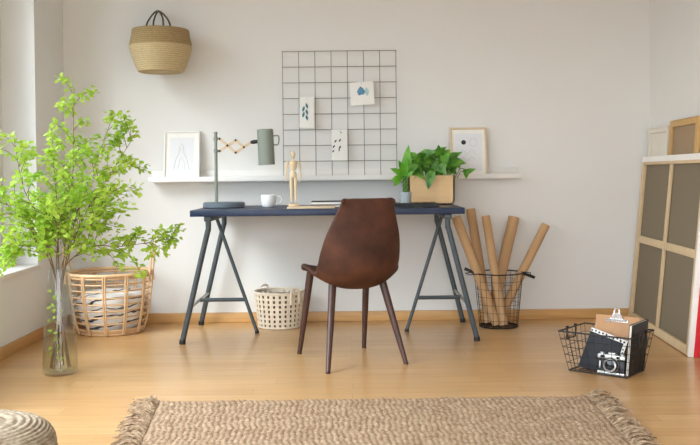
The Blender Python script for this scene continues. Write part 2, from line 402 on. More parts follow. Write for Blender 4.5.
# ------------------------------------------------------------------ wall shelf, frames, grid
SX0, SX1, SZ = -1.247, 1.058, .892
sf = thing('picture_ledge', 'long white picture ledge mounted on the wall above the desk', 'shelf', ((SX0+SX1)/2, WB, SZ))
MB().box((SX0, WB-.12, SZ), (SX1, WB-.0, SZ+.012), .002).build('shelf_board', M['white'], sf, world=True)
MB().box((SX0, WB-.128, SZ), (SX1, WB-.1185, SZ+.031), .002).build('front_lip', M['white'], sf, world=True)
MB().box((SX0, WB-.010, SZ+.0125), (SX1, WB-.0005, SZ+.07), .002).build('back_rail', M['white'], sf, world=True)
SH = SZ+.0125
def pframe(name, label, px0, px1, pytop, fm, art):
    a = at(px0, pytop, 5.645); b = at(px1, pytop, 5.645)
    w = b.x-a.x; h = a.z-SH; cx = (a.x+b.x)/2
    lean = math.atan2(.055, h)
    o = thing(name, label, 'picture frame', (cx, WB-.084, SH+.001), rot=(-lean, 0, 0), group='frames on the ledge')
    hh = h/math.cos(lean); bw = .012; dp = .018
    MB().box((-w/2,0,0),(-w/2+bw,dp,hh),.0015).box((w/2-bw,0,0),(w/2,dp,hh),.0015).box((-w/2+bw,0,0),(w/2-bw,dp,bw),.0015).box((-w/2+bw,0,hh-bw),(w/2-bw,dp,hh),.0015).build('frame', fm, o)
    MB().box((-w/2+bw,.008,bw),(w/2-bw,.012,hh-bw)).build('mat_board', M['paper'], o, smooth=False)
    art(o, w, hh)
    return o
def poly(mb, pts, y): mb.add([(x, y, z) for x, z in pts], [tuple(range(len(pts)))])
def stroke(mb, pts, y, r): mb.tube([(x, y, z) for x, z in pts], r, 5)
M['pencil'] = mat('pencil_grey', (188,190,192), .9, .1, 50)
M['ink'] = mat('dark_ink', (52,58,56), .9, .1, 50)
M['palegrey'] = mat('pale_print', (226,227,230), .9, .02, 30)
M['teal'] = mat('teal_wash', (82,138,146), .9, .3, 60)
M['bluewash'] = mat('blue_wash', (104,154,186), .9, .3, 60)
M['mint'] = mat('pale_mint_wash', (186,214,214), .9, .2, 60)
def art1(o, w, h):
    mb = MB(); mb.box((-w*.33,.0068,h*.14),(w*.33,.0079,h*.86)); mb.build('print', M['palegrey'], o, smooth=False)
    s = MB()
    stroke(s, [(-w*.22,h*.2),(-w*.16,h*.42),(-w*.07,h*.55),(-w*.06,h*.66),(0,h*.74),(w*.06,h*.66),(w*.05,h*.56),(w*.14,h*.45),(w*.22,h*.2)], .0062, .0011)
    stroke(s, [(-w*.1,h*.2),(-w*.05,h*.4),(0,h*.47),(w*.07,h*.36),(w*.1,h*.2)], .0062, .0008)
    stroke(s, [(-w*.05,h*.64),(0,h*.6),(w*.05,h*.65)], .0062, .0008)
    s.build('drawing', M['pencil'], o)
def art2(o, w, h):
    MB().box((-w*.36,.0068,h*.12),(w*.36,.0079,h*.88)).build('print', M['palegrey'], o, smooth=False)
    s = MB(); stroke(s, [(w*.3*math.cos(t*.5)*.35+w*.14, h*.70+h*.08*math.sin(t*.5)) for t in range(13)], .0062, .0009)
    stroke(s, [(-w*.22+w*.05*t, h*.5+h*.05*math.sin(t*1.3)) for t in range(10)], .0062, .0009)
    stroke(s, [(-w*.2+w*.045*t, h*.36+h*.04*math.sin(t*1.1+1)) for t in range(9)], .0062, .0009)
    s.build('drawing', M['pencil'], o)
    MB().tube([(-w*.13,.0066,h*.70),(-w*.13,.0058,h*.70)], w*.065, 20).build('dark_dot', M['ink'], o)
pframe('framed_picture', 'thin white picture frame with a faint pencil drawing behind the desk lamp', 163.5, 199.5, 131, M['white'], art1)
pframe('framed_picture', 'thin pale wood picture frame with a dark dot, partly behind the leafy planter', 450, 486.5, 127.7, M['palewood'], art2)

GY = WB-.03
g0 = at(282.3, 51, GY); gx = g0.x; gt = SH+.80; cell = .1017
gr = thing('wire_grid_board', 'square grey wire grid memo board standing on the picture ledge', 'memo board', (gx+3.5*cell, GY, SH))
mb = MB()
for i in range(8): mb.tube([(gx+i*cell, GY, SH+.001), (gx+i*cell, GY, gt)], .0023, 6)
mb.build('upright_wires', M['gridwire'], gr, world=True)
mb = MB()
for j in range(9): mb.tube([(gx-.003, GY-.004, gt-.002-j*.0985), (gx+7*cell+.003, GY-.004, gt-.002-j*.0985)], .0023, 6)
mb.build('cross_wires', M['gridwire'], gr, world=True)

def sheet(label, px0, py0, px1, py1, tilt, artf):
    d = GY-.016; a = at(px0, py0, d); b = at(px1, py1, d); w = b.x-a.x; h = a.z-b.z
    CL = M['palegrey']
    o = thing('art_print', label, 'art print', ((a.x+b.x)/2, d, a.z), rot=(math.radians(-1.5), tilt, 0), group='prints clipped to the grid')
    MB().grid(7, 9, lambda u, v: V(((u-.5)*w, -.010*v*v-.004*math.sin(u*PI), -h*v))).build('sheet', M['paper'], o)
    artf(o, w, h)
    MB().box((-.006,-.007,-.012),(.006,.010,.007),.002).build('clip', CL, o)
def yv(t): return -.0065-.010*t*t
def pa(o, w, h):
    m = MB(); m.m = 0
    for t, s in ((.2,1),(.3,-1),(.4,1),(.48,-1),(.58,1)):
        m.leaf((-.01+s*.006, yv(t), -h*t), (s*.25,0,-1), (0,-1,0), h*.2, .016, 0, 0)
    m.build('feather_drawing', M['teal'], o)
def pb(o, w, h):
    m = MB(); m.leaf((-.008, yv(.22), -h*.2), (.05,0,-1), (0,-1,0), h*.52, w*.34, 0, 0); m.build('blue_shape', M['bluewash'], o)
    m = MB(); m.leaf((w*.18, yv(.2), -h*.25), (.1,0,-1), (0,-1,0), h*.4, w*.2, 0, 0); m.build('pale_shape', M['mint'], o)
def pc(o, w, h):
    for (x, t, dx, sc) in ((.05,.08,.9,.6),(.08,.3,-.4,1),(-.18,.33,-.6,1),(-.3,.5,-.5,1),(.08,.52,-.4,1.1),(-.33,.66,-.7,.9),(.0,.62,-.2,.8)):
        MB().leaf((w*x, yv(t)-.001, -h*t), (dx,0,-.8), (0,-1,0), .024*sc, .010*sc, 0, 0).build('leaf_mark', M['ink'], o)
sheet('small white print with a blue green feather, lower left of the three on the grid', 299.5, 97, 314.5, 128, .01, pa)
sheet('small white print with a pale blue shape, uppermost on the wire grid', 349.5, 82, 373.5, 105, -.05, pb)
sheet('white print with dark scattered leaf marks, lowest on the wire grid', 331.5, 129.5, 347.5, 160.5, .0, pc)

# ------------------------------------------------------------------ lamp
LD = 5.32
b0 = at(224, 205, LD)
lp = thing('desk_lamp', 'grey green desk lamp with wooden scissor arm and cylinder shade', 'desk lamp', (b0.x, LD, TZ+.0005))
MB().lathe([(.0,0),(.118,0),(.124,.004),(.124,.026),(.118,.032),(.0,.033)], 48).build('base', M['slate'], lp)
pl = at(215.8, 150, LD)
pt = at(215.8, 133, LD)
MB().tube([(pl.x, LD, TZ+.024), (pl.x, LD, pt.z)], .0095, 14).tube([(pl.x, LD, pt.z-.004), (pl.x, LD, pt.z+.006)], .011, 14).build('pole', M['sage'], lp, world=True)
P = lambda x, y, dd=0: at(x, y, LD+dd)
arm = MB()
def strip(mb, a, b, off, w=.0078, th=.003):
    a = V((a.x, LD+off, a.z)); b = V((b.x, LD+off, b.z)); d = (b-a).normalized(); s = d.cross(V((0,1,0))).normalized()
    a = a-d*.006; b = b+d*.006; y = V((0, th, 0)); vs = []
    for q in (a, b):
        for sg in (-1, 1):
            for k in (-1, 1): vs.append(q+s*(w*sg)+y*k)
    mb.add(vs, [(0,1,3,2),(4,6,7,5),(0,4,5,1),(2,3,7,6),(0,2,6,4),(1,5,7,3)])
A1, A2, B1, B2, C0, D1 = P(219.7,138.8), P(219.7,151), P(235.8,140.3), P(235.8,152.6), P(227.5,145.6), P(244,147.2)
strip(arm, A1, B2, -.004); strip(arm, A2, B1, .004); strip(arm, B1, D1, -.004); strip(arm, B2, P(251,142.2), .004)
ar = arm.build('scissor_arm', M['palewood'], lp, world=True, smooth=False)
for q in (A1, A2, B1, B2, C0, D1): MB().tube([(q.x, LD-.011, q.z), (q.x, LD+.011, q.z)], .0066, 10).build('pivot_bolt', M['black'], ar, world=True)
q = P(253, 142)
for A_ in (A1, A2): MB().tube([(pl.x, LD, A_.z), (A_.x, LD, A_.z)], .006, 8).tube([(pl.x, LD, A_.z-.012), (pl.x, LD, A_.z+.012)], .0125, 12).build('arm_bracket', M['sage'], lp, world=True)
s1, s0 = P(265,129.3), P(266.8,164.8); sd = (s1-s0); sl = sd.length; sdn = sd.normalized()
sr = .0485; u = V((0,1,0)); w = sdn.cross(u).normalized()
MB().tube([P(250.5,142.3), q, P(257.5,141.5)], [.007,.012,.011], 12).build('swivel_joint', M['black'], lp, world=True)
def cyl_shell(mb, prof, base, ax, n=36):
    ax = ax.normalized(); uu = ax.orthogonal().normalized(); w2 = ax.cross(uu); vs = []; fs = []
    for r, t in prof:
        for j in range(n): vs.append(base+ax*t+(uu*math.cos(2*PI*j/n)+w2*math.sin(2*PI*j/n))*max(r,1e-5))
    for i in range(len(prof)-1):
        for j in range(n): fs.append((i*n+j, i*n+(j+1)%n, (i+1)*n+(j+1)%n, (i+1)*n+j))
    mb.add(vs, fs)
shd = MB(); cyl_shell(shd, [(.0,sl-.006),(sr-.004,sl-.006),(sr-.003,.0),(sr,.0),(sr,sl-.004),(sr-.004,sl),(0,sl)], s0, sdn)
so_ = shd.build('lamp_shade', M['sage'], lp, world=True)
MB().tube(smoothpath([P(273,136), P(277.5,135.5), P(279,138), P(278.5,143), P(277,144.8), P(272.8,144.5)], 4), .0042, 8).build('shade_handle', M['sage'], so_, world=True)
bb = MB(); bb.ball(s0+sdn*.06, .024, 14); bb.tube([s0+sdn*.07, s0+sdn*(sl-.01)], .014, 12); bb.build('bulb', M['ceramic'], so_, world=True)

# ------------------------------------------------------------------ small things on the desk
mp_ = at(268.6, 206, 5.28)
mug = thing('mug', 'white ceramic mug on the desk beside the lamp base', 'mug', (mp_.x, 5.28, TZ+.0005))
MB().lathe([(0,.002),(.028,.0),(.034,.004),(.041,.018),(.0445,.04),(.0445,.073),(.043,.0745),(.0415,.073),(.0415,.04),(.037,.018),(.028,.009),(0,.008)], 36).build('body', M['ceramic'], mug)
MB().tube(smoothpath([(.042,0,.062),(.062,-.003,.065),(.078,-.004,.052),(.074,-.004,.034),(.058,-.003,.022),(.038,0,.019)], 5), .0042, 8).build('handle', M['ceramic'], mug)

bo = at(311, 207, 5.10)
tag(MB().box((at(288,206,5.1).x, 5.0, TZ+.0005), (at(335,206,5.1).x, 5.2, TZ+.012), .002).build('wooden_board', M['palewood']),
    'flat pale wooden board lying under the artist mannequin', 'board')
mz = TZ+.0125; mx = at(293.5, 190, 5.11).x
mq = thing('artist_mannequin', 'small jointed wooden artist mannequin standing on the desk', 'mannequin', (mx, 5.11, mz))
MB().lathe([(0,0),(.030,0),(.032,.003),(.032,.009),(.029,.012),(0,.012)], 28).build('stand', M['mannequin'], mq)
st = MB().tube([(0,.012,.012),(0,.012,.165)], .0022, 8).build('support_rod', M['zinc'], mq)
body = MB()
body.ball((0,0,.292), .0155, 14, .85, .95, 1.35)
body.tube([(0,0,.262),(0,0,.278)], .006, 10)
body.tube([(0,0,.205),(0,0,.225),(0,0,.245),(0,0,.258)], [.014,.021,.025,.014], 14)
body.tube([(0,0,.198),(0,0,.206)], .011, 10)
body.tube([(0,0,.162),(0,0,.178),(0,0,.196)], [.017,.021,.015], 14)
body.build('torso_and_head', M['mannequin'], mq)
for s in (-1, 1):
    a = MB(); a.ball((s*.031,0,.249), .0085, 10); a.tube([(s*.033,0,.246),(s*.038,.002,.222),(s*.040,.001,.202)], [.006,.0075,.0055], 10)
    a.ball((s*.040,0,.199), .006, 10); a.tube([(s*.040,0,.197),(s*.0405,-.004,.172),(s*.039,-.008,.156)], [.0052,.006,.004], 10); a.ball((s*.0385,-.009,.147), .0062, 10, .6, .8, 1.7)
    a.build('arm', M['mannequin'], mq)
    l = MB(); l.ball((s*.0115,0,.160), .0095, 10); l.tube([(s*.012,0,.158),(s*.0125,-.002,.13),(s*.012,0,.095)], [.009,.011,.0075], 12)
    l.ball((s*.012,0,.091), .0078, 10); l.tube([(s*.012,0,.088),(s*.0125,.003,.062),(s*.0125,0,.03)], [.007,.0088,.005], 12)
    l.ball((s*.0125,-.006,.019), .0075, 10, .85, 1.7, .75)
    l.build('leg', M['mannequin'], mq)

def book(name, label, x0, x1, y0, y1, z, t, cov, group=None, rz=0, spine_front=False):
    o = thing(name, label, 'book', ((x0+x1)/2, (y0+y1)/2, z), rz, group)
    w, d = (x1-x0)/2, (y1-y0)/2; c = max(.0022, t*.14)
    MB().box((-w+.002,-d+.003,c),(w-.004,d-.003,t-c)).build('pages', M['paper'], o, smooth=False)
    if spine_front: MB().box((-w,-d,0),(w,d,c),.0007).box((-w,-d,t-c),(w,d,t),.0007).box((-w,-d,c),(w,-d+.003,t-c)).build('cover', cov, o); return o
    MB().box((-w,-d,0),(w,d,c),.0007).box((-w,-d,t-c),(w,d,t),.0007).box((w-.003,-d,c),(w,d,t-c)).build('cover', cov, o)
    return o
xa = at(314, 204, 5.25).x; xb = at(311.5, 204, 5.25).x
book('notebook', 'dark covered notebook at the bottom of the stack behind the chair back', xa, xa+.30, 5.14, 5.36, TZ+.0005, .015, M['cover'], 'notebooks stacked on the desk')
book('notebook', 'dark covered notebook on top of the stack behind the chair back', xb, xb+.30, 5.15, 5.37, TZ+.016, .018, M['cover'], 'notebooks stacked on the desk', .02)
ta, tb = at(384, 204, 5.22).x, at(436.5, 204, 5.22).x
book('notebook', 'black book lying flat on the desk under the grey cup plant', ta, tb, 5.08, 5.34, TZ+.0005, .019, M['blackcover'], spine_front=True)

# planter with pothos
PD = 5.47
pa0, pa1 = at(408.5, 200, 5.39), at(454.8, 200, 5.39); ptop = at(430, 175.5, 5.39).z
pw = (pa1.x-pa0.x)/2; pcx = (pa0.x+pa1.x)/2; ph = ptop-TZ
po = thing('potted_pothos', 'trailing green pothos in a pale plywood planter box on the desk', 'potted plant', (pcx, PD, TZ+.0005))
def rprof(w, h, r=.035):
    pts = [(-w, h)]
    for k in range(7): a = PI+k/6*PI/2; pts.append((-w+r+r*math.cos(a), r+r*math.sin(a)))
    for k in range(7): a = 1.5*PI+k/6*PI/2; pts.append((w-r+r*math.cos(a), r+r*math.sin(a)))
    pts.append((w, h)); return pts
po_o = rprof(pw, ph); po_i = [(x*(1-.009/pw), max(z, .009)) for x, z in rprof(pw, ph)]
mbp = MB(); n = len(po_o); dpt = .08
for i in range(n-1):
    a, b, c, d = po_o[i], po_o[i+1], po_i[i+1], po_i[i]
    q = [(x, y, z) for y in (-dpt, dpt) for x, z in (a, b, c, d)]
    mbp.add(q, [(0,1,2,3),(4,7,6,5),(0,4,5,1),(2,6,7,3)] + ([(0,3,7,4)] if i == 0 else []) + ([(1,5,6,2)] if i == n-2 else []))
for y in (-dpt-.0, dpt-.009):
    vs = [(x, y, z) for x, z in po_o] + [(x, y+.009, z) for x, z in po_o]
    mbp.add(vs, [tuple(range(n)), tuple(range(n, 2*n))[::-1]] + [(i, i+1, n+i+1, n+i) for i in range(n-1)] + [(n-1, 0, n, 2*n-1)])
mbp.build('planter_box', M['ply'], po)
MB().grid(12, 8, lambda u, v: V(((u-.5)*2*(pw-.01), (v-.5)*2*(dpt-.01), ph-.022+.004*math.sin(u*19)*math.sin(v*13)))).build('soil', M['soil'], po)
random.seed(5)
fol = MB(); stm = MB()
def pleaf(bx, by, tx, ty, d0=5.45, d1=5.38, W=.6, root=None):
    a = at(bx, by, d0); b = at(tx, ty, d1); dv = b-a; L = dv.length
    r = root or V((a.x*.75+pcx*.25+random.uniform(-.02,.02), PD+random.uniform(-.03,.03), TZ+ph-.02))
    stm.tube(smoothpath([r, (r+a)/2+V((0,0,.03)), a], 4), .0022, 6)
    view = V((random.uniform(-.75,.75), -1, .6+random.uniform(-.6,.7)))
    fol.leaf(a, dv, view, L, L*W*.9, .16, .16, True)
for q in ((424,158,436,164),(424,157,420,166),(442,160,437,148),(447,159,441,147),(446,150,444,168),(415,164,420,154),(418,170,411,180),(414,166,424,178),
          (432,170,428,188),(440,164,446,176),(436,172,446,161),(450,161,466,163),(452,160,461,151),(449,168,458,175),(466,174,475,167),(466,169,467,178),
          (428,160,419,172),(436,161,429,172),(444,171,436,175),(455,165,449,174),(422,155,434,152),(431,164,440,173),(410,172,418,164),(452,158,460,168),
          (428,153,426,165),(438,156,446,152),(447,166,462,160),(425,168,433,176)):
    j = lambda: random.uniform(-1,1)
    pleaf(q[0]+j(), q[1]+j(), q[2]+j(), q[3]+j(), 5.42+random.uniform(-.05,.06), 5.38+random.uniform(-.06,.06), .62)
pleaf(447,158,458,152,5.5,5.46,.5); pleaf(431,158,446,146,5.5,5.48,.55)
for _ in range(22):
    x, y = random.uniform(413,456), random.uniform(157,172); a = random.uniform(0, 6.28)
    pleaf(x, y, x+12*math.cos(a)+3*(x-435)/20, y+9*math.sin(a)-2, 5.47+random.uniform(-.07,.07), 5.45+random.uniform(-.09,.07), random.uniform(.5,.68))
fl = fol.build('foliage', M['leaf_pothos'], po, world=True, angle=80); stm.build('stems', M['greenstem'], po, world=True)

# lucky bamboo in grey cup
CD = 5.20; cc = at(405.6, 197, CD); cz = TZ+.0205
cp = thing('potted_bamboo', 'small braided bamboo plant in a grey cup on the black book', 'potted plant', (cc.x, CD, cz))
cr = .0345; chh = at(405, 192, CD).z-cz
MB().lathe([(0,0),(cr*.9,0),(cr*.94,.003),(cr,chh),(cr-.004,chh),(cr*.88,.008),(0,.008)], 30).build('pot', M['greycup'], cp)
MB().lathe([(0,chh-.008),(cr-.004,chh-.009)], 24).build('soil', M['soil'], cp)
bt = at(404.5, 176, CD).z-cz
bs = MB()
for k in range(4):
    a0 = k*PI/2; bs.tube([(.011*math.cos(a0+t*.55), .011*math.sin(a0+t*.55), chh-.012+(bt-chh+.012)*t/12) for t in range(13)], .0062, 8)
bs.build('braided_stem', M['greenstem'], cp)
lf = MB()
for q in ((405,176,408,144,.30),(404,178,405,156,.42),(404,174,411,158,.42),(403,175,391,168,.45),(402,176,391,181,.5),(402,177,394,186,.38),(405,178,413,171,.4),(405,176,399,160,.38),(404,176,402,163,.4),(404,178,397,174,.5),(406,177,410,166,.45)):
    a = at(q[0], q[1], CD); b = at(q[2], q[3], CD-.02+random.uniform(-.03,.03)); dv = b-a
    lf.leaf(a, dv, (random.uniform(-.4,.4),-1,.5), dv.length, dv.length*q[4], .1, .12)
lf.build('foliage', M['leaf_lime'], cp, world=True, angle=80)

# ------------------------------------------------------------------ hanging basket
hb = at(160.3, 50, 5.48); HY = WB-.21
hz = [at(160, y, HY).z for y in (72.5, 47, 30)]
hk = thing('hanging_belly_basket', 'folded seagrass belly basket hanging high on the wall by its cord handles', 'basket', (hb.x, HY, hz[0]))
h1, h2 = hz[1]-hz[0], hz[2]-hz[0]
def wob(r, z, a, i): return r*(1+.012*math.sin(3*a+.7)+.006*math.sin(7*a))
MB().lathe([(0,.004),(.12,0),(.138,.006),(.158,h1*.35),(.178,h1*.7),(.187,h1*.92),(.188,h1),(.184,h1+.005),(.175,h1+.004)], 56, rfun=wob).build('lower_belly', M['seagrass_pale'], hk)
MB().lathe([(.182,h1+.001),(.1875,h1+.012),(.184,h1+.03),(.176,h1+(h2-h1)*.6),(.172,h2-.004),(.169,h2),(.165,h2-.004),(.168,h1+.03),(.15,h1-.02)], 56, rfun=wob).build('upper_band', M['seagrass'], hk)
nail = V((hb.x-.018, WB-.012, at(157,10.5,5.6).z-.004))
for (x0, x1, yo, tx) in ((144.5,172,-.10,157.5),(154,163,.10,158.5)):
    a, b, t = at(x0, 31, HY+yo), at(x1, 28, HY+yo), at(tx, 11, HY+.12)
    a.z -= .02; b.z -= .02
    MB().tube(smoothpath([a, (a*.55+t*.45)+V((-.015,0,.015)), t, (b*.55+t*.45)+V((.012,0,.02)), b], 7), .0055, 8).build('handle', M['olivecord'], hk, world=True)
tk = at(158, 11, HY+.12)
wh = MB().tube([(tk.x, WB, tk.z-.004), (tk.x, HY+.10, tk.z-.004), (tk.x, HY+.095, tk.z+.004)], .003, 8).tube([(tk.x, WB-.001, tk.z-.004),(tk.x, WB-.004, tk.z-.004)], .009, 12).build('wall_hook', M['zinc'])
tag(wh, 'small metal wall hook carrying the hanging basket', 'hook')

# ------------------------------------------------------------------ rattan basket
rc = on_floor(110, 332); RCX, RCY = rc.x, 5.395
rb = thing('rattan_basket', 'open rattan basket with loop handles beside the glass vase, holding a throw', 'basket', (RCX, RCY, 0))
RH = at(113, 272, RCY).z
def rr(z): t = z/RH; return .182+(.243-.182)*(t**.75)+.008*math.sin(t*PI)
mb = MB(); mb.tube(ring(rr(RH), RH, 48), .0105, 8, True).tube(ring(rr(RH)-.004, RH-.018, 48), .006, 8, True); mb.build('rim', M['rattan'], rb)
mb = MB()
for k in range(8): z = .035+k*(RH-.065)/7.6; mb.tube(ring(rr(z), z, 44), .0048, 7, True)
mb.build('hoops', M['rattan'], rb)
mb = MB()
for k in range(12):
    a = 2*PI*k/12+.12
    for s in (-.022, .022):
        aa = a+s*1.0
        mb.tube([V(((rr(z)+.007)*math.cos(aa+s*.2), (rr(z)+.007)*math.sin(aa+s*.2), z)) for z in [.008+i*(RH-.008)/7 for i in range(8)]], .0052, 7)
mb.build('ribs', M['rattan'], rb)
mb = MB(); mb.tube(ring(.178, .010, 44), .010, 8, True).tube(ring(.186, .026, 44), .008, 8, True).tube(ring(.150, .008, 40), .008, 8, True)
for k in range(9): x = -.16+k*.04; h = math.sqrt(.178**2-x*x); mb.tube([(x,-h,.009),(x,h,.009)], .006, 6)
mb.build('base', M['rattan'], rb)
for s in (1, -1):
    a0 = 0.08 if s > 0 else PI+.08
    R_ = rr(RH)+.002; c = V((R_*math.cos(a0), R_*math.sin(a0), RH)); tg = V((-math.sin(a0), math.cos(a0), 0)); out = V((math.cos(a0), math.sin(a0), 0))
    pts = [c-tg*.075+V((0,0,-.06)), c-tg*.072, c-tg*.055+V((0,0,.10))+out*.012, c+V((0,0,.160))+out*.022, c+tg*.055+V((0,0,.10))+out*.012, c+tg*.072, c+tg*.075+V((0,0,-.06))]
    MB().tube(smoothpath(pts, 6), .0062, 8).build('handle', M['rattan'], rb)
th = MB()
def throw(r, z, a, i): return max(r*(1+.05*math.sin(3*a+z*30)+.035*math.sin(7*a-z*50)+.02*math.sin(13*a+z*90)), .0)
th.lathe([(.001,.022),(.14,.022),(.158,.04),(.172,.09),(.182,.14),(.19,.18),(.188,.215),(.17,.24),(.12,.235),(.08,.25),(.03,.24),(.001,.245)], 60, rfun=throw)
o = th.build('throw_blanket', M['throw'], angle=180); o.location = (RCX, RCY, 0)
tag(o, 'crumpled white throw with dark streaks stuffed in the rattan basket', 'blanket')

# ------------------------------------------------------------------ whitewashed woven basket
wc = at(279.5, 310, 5.51)
wb = thing('woven_basket', 'whitewashed open weave basket on the floor under the desk', 'basket', (wc.x, 5.51, 0), .1)
WH = at(279.5, 290.5, 5.51).z
def wr(z): return .128+.022*z/WH
mb = MB(); NV = 26
for k in range(NV):
    a = 2*PI*k/NV; da = .075
    vs = []
    zs = [.004+i*(WH-.006)/6 for i in range(7)]
    for z in zs:
        for aa in (a-da, a+da):
            for ro in (0, .003): vs.append(((wr(z)+ro)*math.cos(aa), (wr(z)+ro)*math.sin(aa), z))
    fs = []
    for i in range(6):
        b = 4*i; fs += [(b, b+2, b+6, b+4), (b+1, b+5, b+7, b+3), (b, b+4, b+5, b+1), (b+2, b+3, b+7, b+6)]
    mb.add(vs, fs)
mb.build('upright_strips', M['palm'], wb)
mb = MB(); NH = 8
for k in range(NH):
    z0 = .006+k*(WH-.016)/(NH-1)-.0; z0 = max(z0-.006, .003); z1 = z0+.0125
    mb.lathe([(wr(z0)-.003, z0), (wr(z0)+.0045, z0), (wr(z1)+.0045, z1), (wr(z1)-.003, z1), (wr(z0)-.003, z0)], 52)
mb.build('weave_bands', M['palm'], wb)
mb = MB(); mb.tube(ring(wr(WH)+.001, WH-.004, 52), .007, 8, True); mb.build('rim', M['palm'], wb)
MB().lathe([(0,.002),(.126,.002),(.126,.006),(0,.006)], 40).build('base', M['palm'], wb)
MB().lathe([(0,.008),(wr(.01)-.010,.008),(wr(WH)-.010,WH-.03),(wr(WH)-.013,WH-.03),(wr(.01)-.013,.012),(0,.012)], 40).build('shade_sleeve', M['shade_sleeve'], wb)  # inner sleeve added to darken the weave holes
for a in (-.95, 2.19):
    tg = V((-math.sin(a), math.cos(a), 0)); ou = V((math.cos(a), math.sin(a), 0)); c = ou*(wr(WH)+.007)
    MB().tube(smoothpath([c-tg*.03+V((0,0,WH-.07)), c-tg*.03+V((0,0,WH-.01)), c-tg*.02+V((0,0,WH+.018)), c+tg*.02+V((0,0,WH+.018)), c+tg*.03+V((0,0,WH-.01)), c+tg*.03+V((0,0,WH-.07))], 5), .006, 8).build('handle', M['palm'], wb)

# ------------------------------------------------------------------ wire basket with cardboard tubes
bc = on_floor(499.5, 327); BX, BY = bc.x, 5.43
wk = thing('wire_tube_basket', 'round black wire basket with black grips holding cardboard tubes by the wall', 'basket', (BX, BY, 0))
ZR = at(501, 272.5, BY).z; rb0, rt0 = .114, .146
def br_(z): return rb0+(rt0-rb0)*z/ZR
mb = MB()
mb.tube(ring(rt0, ZR, 44), .004, 6, True); mb.build('rim', M['blackwire'], wk)
mb = MB()
for k in range(1, 7): mb.tube(ring(br_(ZR*k/7), ZR*k/7, 40), .0012, 5, True)
for k in range(22):
    a = 2*PI*k/22; mb.tube([(rb0*math.cos(a), rb0*math.sin(a), .005), (rt0*math.cos(a), rt0*math.sin(a), ZR)], .0013, 5)
mb.build('wire_cage', M['blackwire'], wk)
mb = MB(); mb.tube(ring(rb0, .005, 40), .0045, 6, True)
for k in range(5): x = -.08+k*.04; h = math.sqrt(rb0**2-x*x); mb.tube([(x,-h,.005),(x,h,.005)], .002, 5).tube([(-h,x,.005),(h,x,.005)], .002, 5)
mb.build('base', M['blackwire'], wk)
for s, a in ((-1, PI+.15), (1, -.2)):
    o = V((math.cos(a), math.sin(a), 0)); t = V((-o.y, o.x, 0)); c = o*rt0+V((0,0,ZR))
    pts = [c-t*.05, c-t*.05+o*.045+V((0,0,-.004)), c+t*.05+o*.045+V((0,0,-.004)), c+t*.05]
    hd = MB().tube(pts, .003, 6).build('handle', M['blackwire'], wk)
    e = at(464.5 if s < 0 else 534.5, 268.5 if s < 0 else 277.5, BY-.04)-V((BX,BY,0)); f = at(477 if s < 0 else 522, 274.2 if s < 0 else 272.8, BY-.05)-V((BX,BY,0))
    MB().tube([f, e], .0095, 10).build('grip', M['black'], hd)
TUBES = [((456,217),(497,324.5),5.40,5.385,.0285,'cardboard tube leaning farthest left in the wire basket'),
         ((470.5,209),(489,322),5.56,5.455,.0285,'cardboard tube tucked behind the desk corner, second from left in the wire basket'),
         ((485.5,216),(503.5,324),5.46,5.35,.026,'upright cardboard tube in the middle of the wire basket'),
         ((514,217),(490,320),5.60,5.51,.034,'thick cardboard tube leaning back against the wall in the wire basket'),
         ((546,224.5),(497,322),5.50,5.445,.0265,'cardboard tube leaning farthest right in the wire basket')]
for (tp, bp, d1, d0, r, lab) in TUBES:
    a = at(bp[0], bp[1], d0); a.z = .02; b = at(tp[0], tp[1], d1); ax = b-a; L = ax.length
    q = thing('cardboard_tube', lab, 'cardboard tube', a, group='cardboard tubes in the wire basket', rot=ax.to_track_quat('Z', 'Y').to_euler())
    MB().lathe([(r-.004,0),(r,0),(r,L),(r-.004,L),(r-.004,0)], 26).build('tube_wall', M['kraft'], q)
    if tp[0] == 546: MB().lathe([(0,L-.004),(r-.0045,L-.004),(r-.0045,L-.001),(0,L-.001)], 22).build('end_cap', M['cover'], q)
    else: MB().lathe([(0,L-.012),(r-.0045,L-.012),(r-.0045,L-.008),(0,L-.008)], 22).build('end_cap', M['kraft'], q)

# ------------------------------------------------------------------ wire basket with camera and boards
CB = V((1.185, 4.18, 0)); AX = V((.77,-.64,0)).normalized(); BXV = V((.64,.77,0)).normalized()
kb = thing('wire_desk_basket', 'small rectangular black wire basket on the floor near the leaning canvases', 'basket', CB, math.atan2(AX.y, AX.x))
ba, bb_, ta_, tb_, zh = .14, .10, .172, .138, .188
def corner(sa, sb, t): return V((sa*(ba+(ta_-ba)*t), sb*(bb_+(tb_-bb_)*t), .004+(zh-.004)*t))
def rect(t): return [corner(-1,-1,t), corner(1,-1,t), corner(1,1,t), corner(-1,1,t)]
MB().tube(rect(1)+[rect(1)[0]], .0038, 7).build('rim', M['blackwire'], kb)
mb = MB()
for t in (.2,.4,.6,.8): mb.tube(rect(t)+[rect(t)[0]], .0015, 5)
for s in (-1, 1):
    for k in range(9): f = -1+k*.25; mb.tube([V((f*ba, s*bb_, .004)), V((f*ta_, s*tb_, zh))], .0013, 5)
    for k in range(7): f = -1+k/3; mb.tube([V((s*ba, f*bb_, .004)), V((s*ta_, f*tb_, zh))], .0013, 5)
mb.build('wire_cage', M['blackwire'], kb)
mb = MB(); mb.tube(rect(0)+[rect(0)[0]], .003, 6)
for k in range(1,8): f = -1+k*.25; mb.tube([(f*ba,-bb_,.004),(f*ba,bb_,.004)], .0016, 5)
for k in range(1,6): f = -1+k/3; mb.tube([(-ba,f*bb_,.004),(ba,f*bb_,.004)], .0016, 5)
mb.build('base', M['blackwire'], kb)
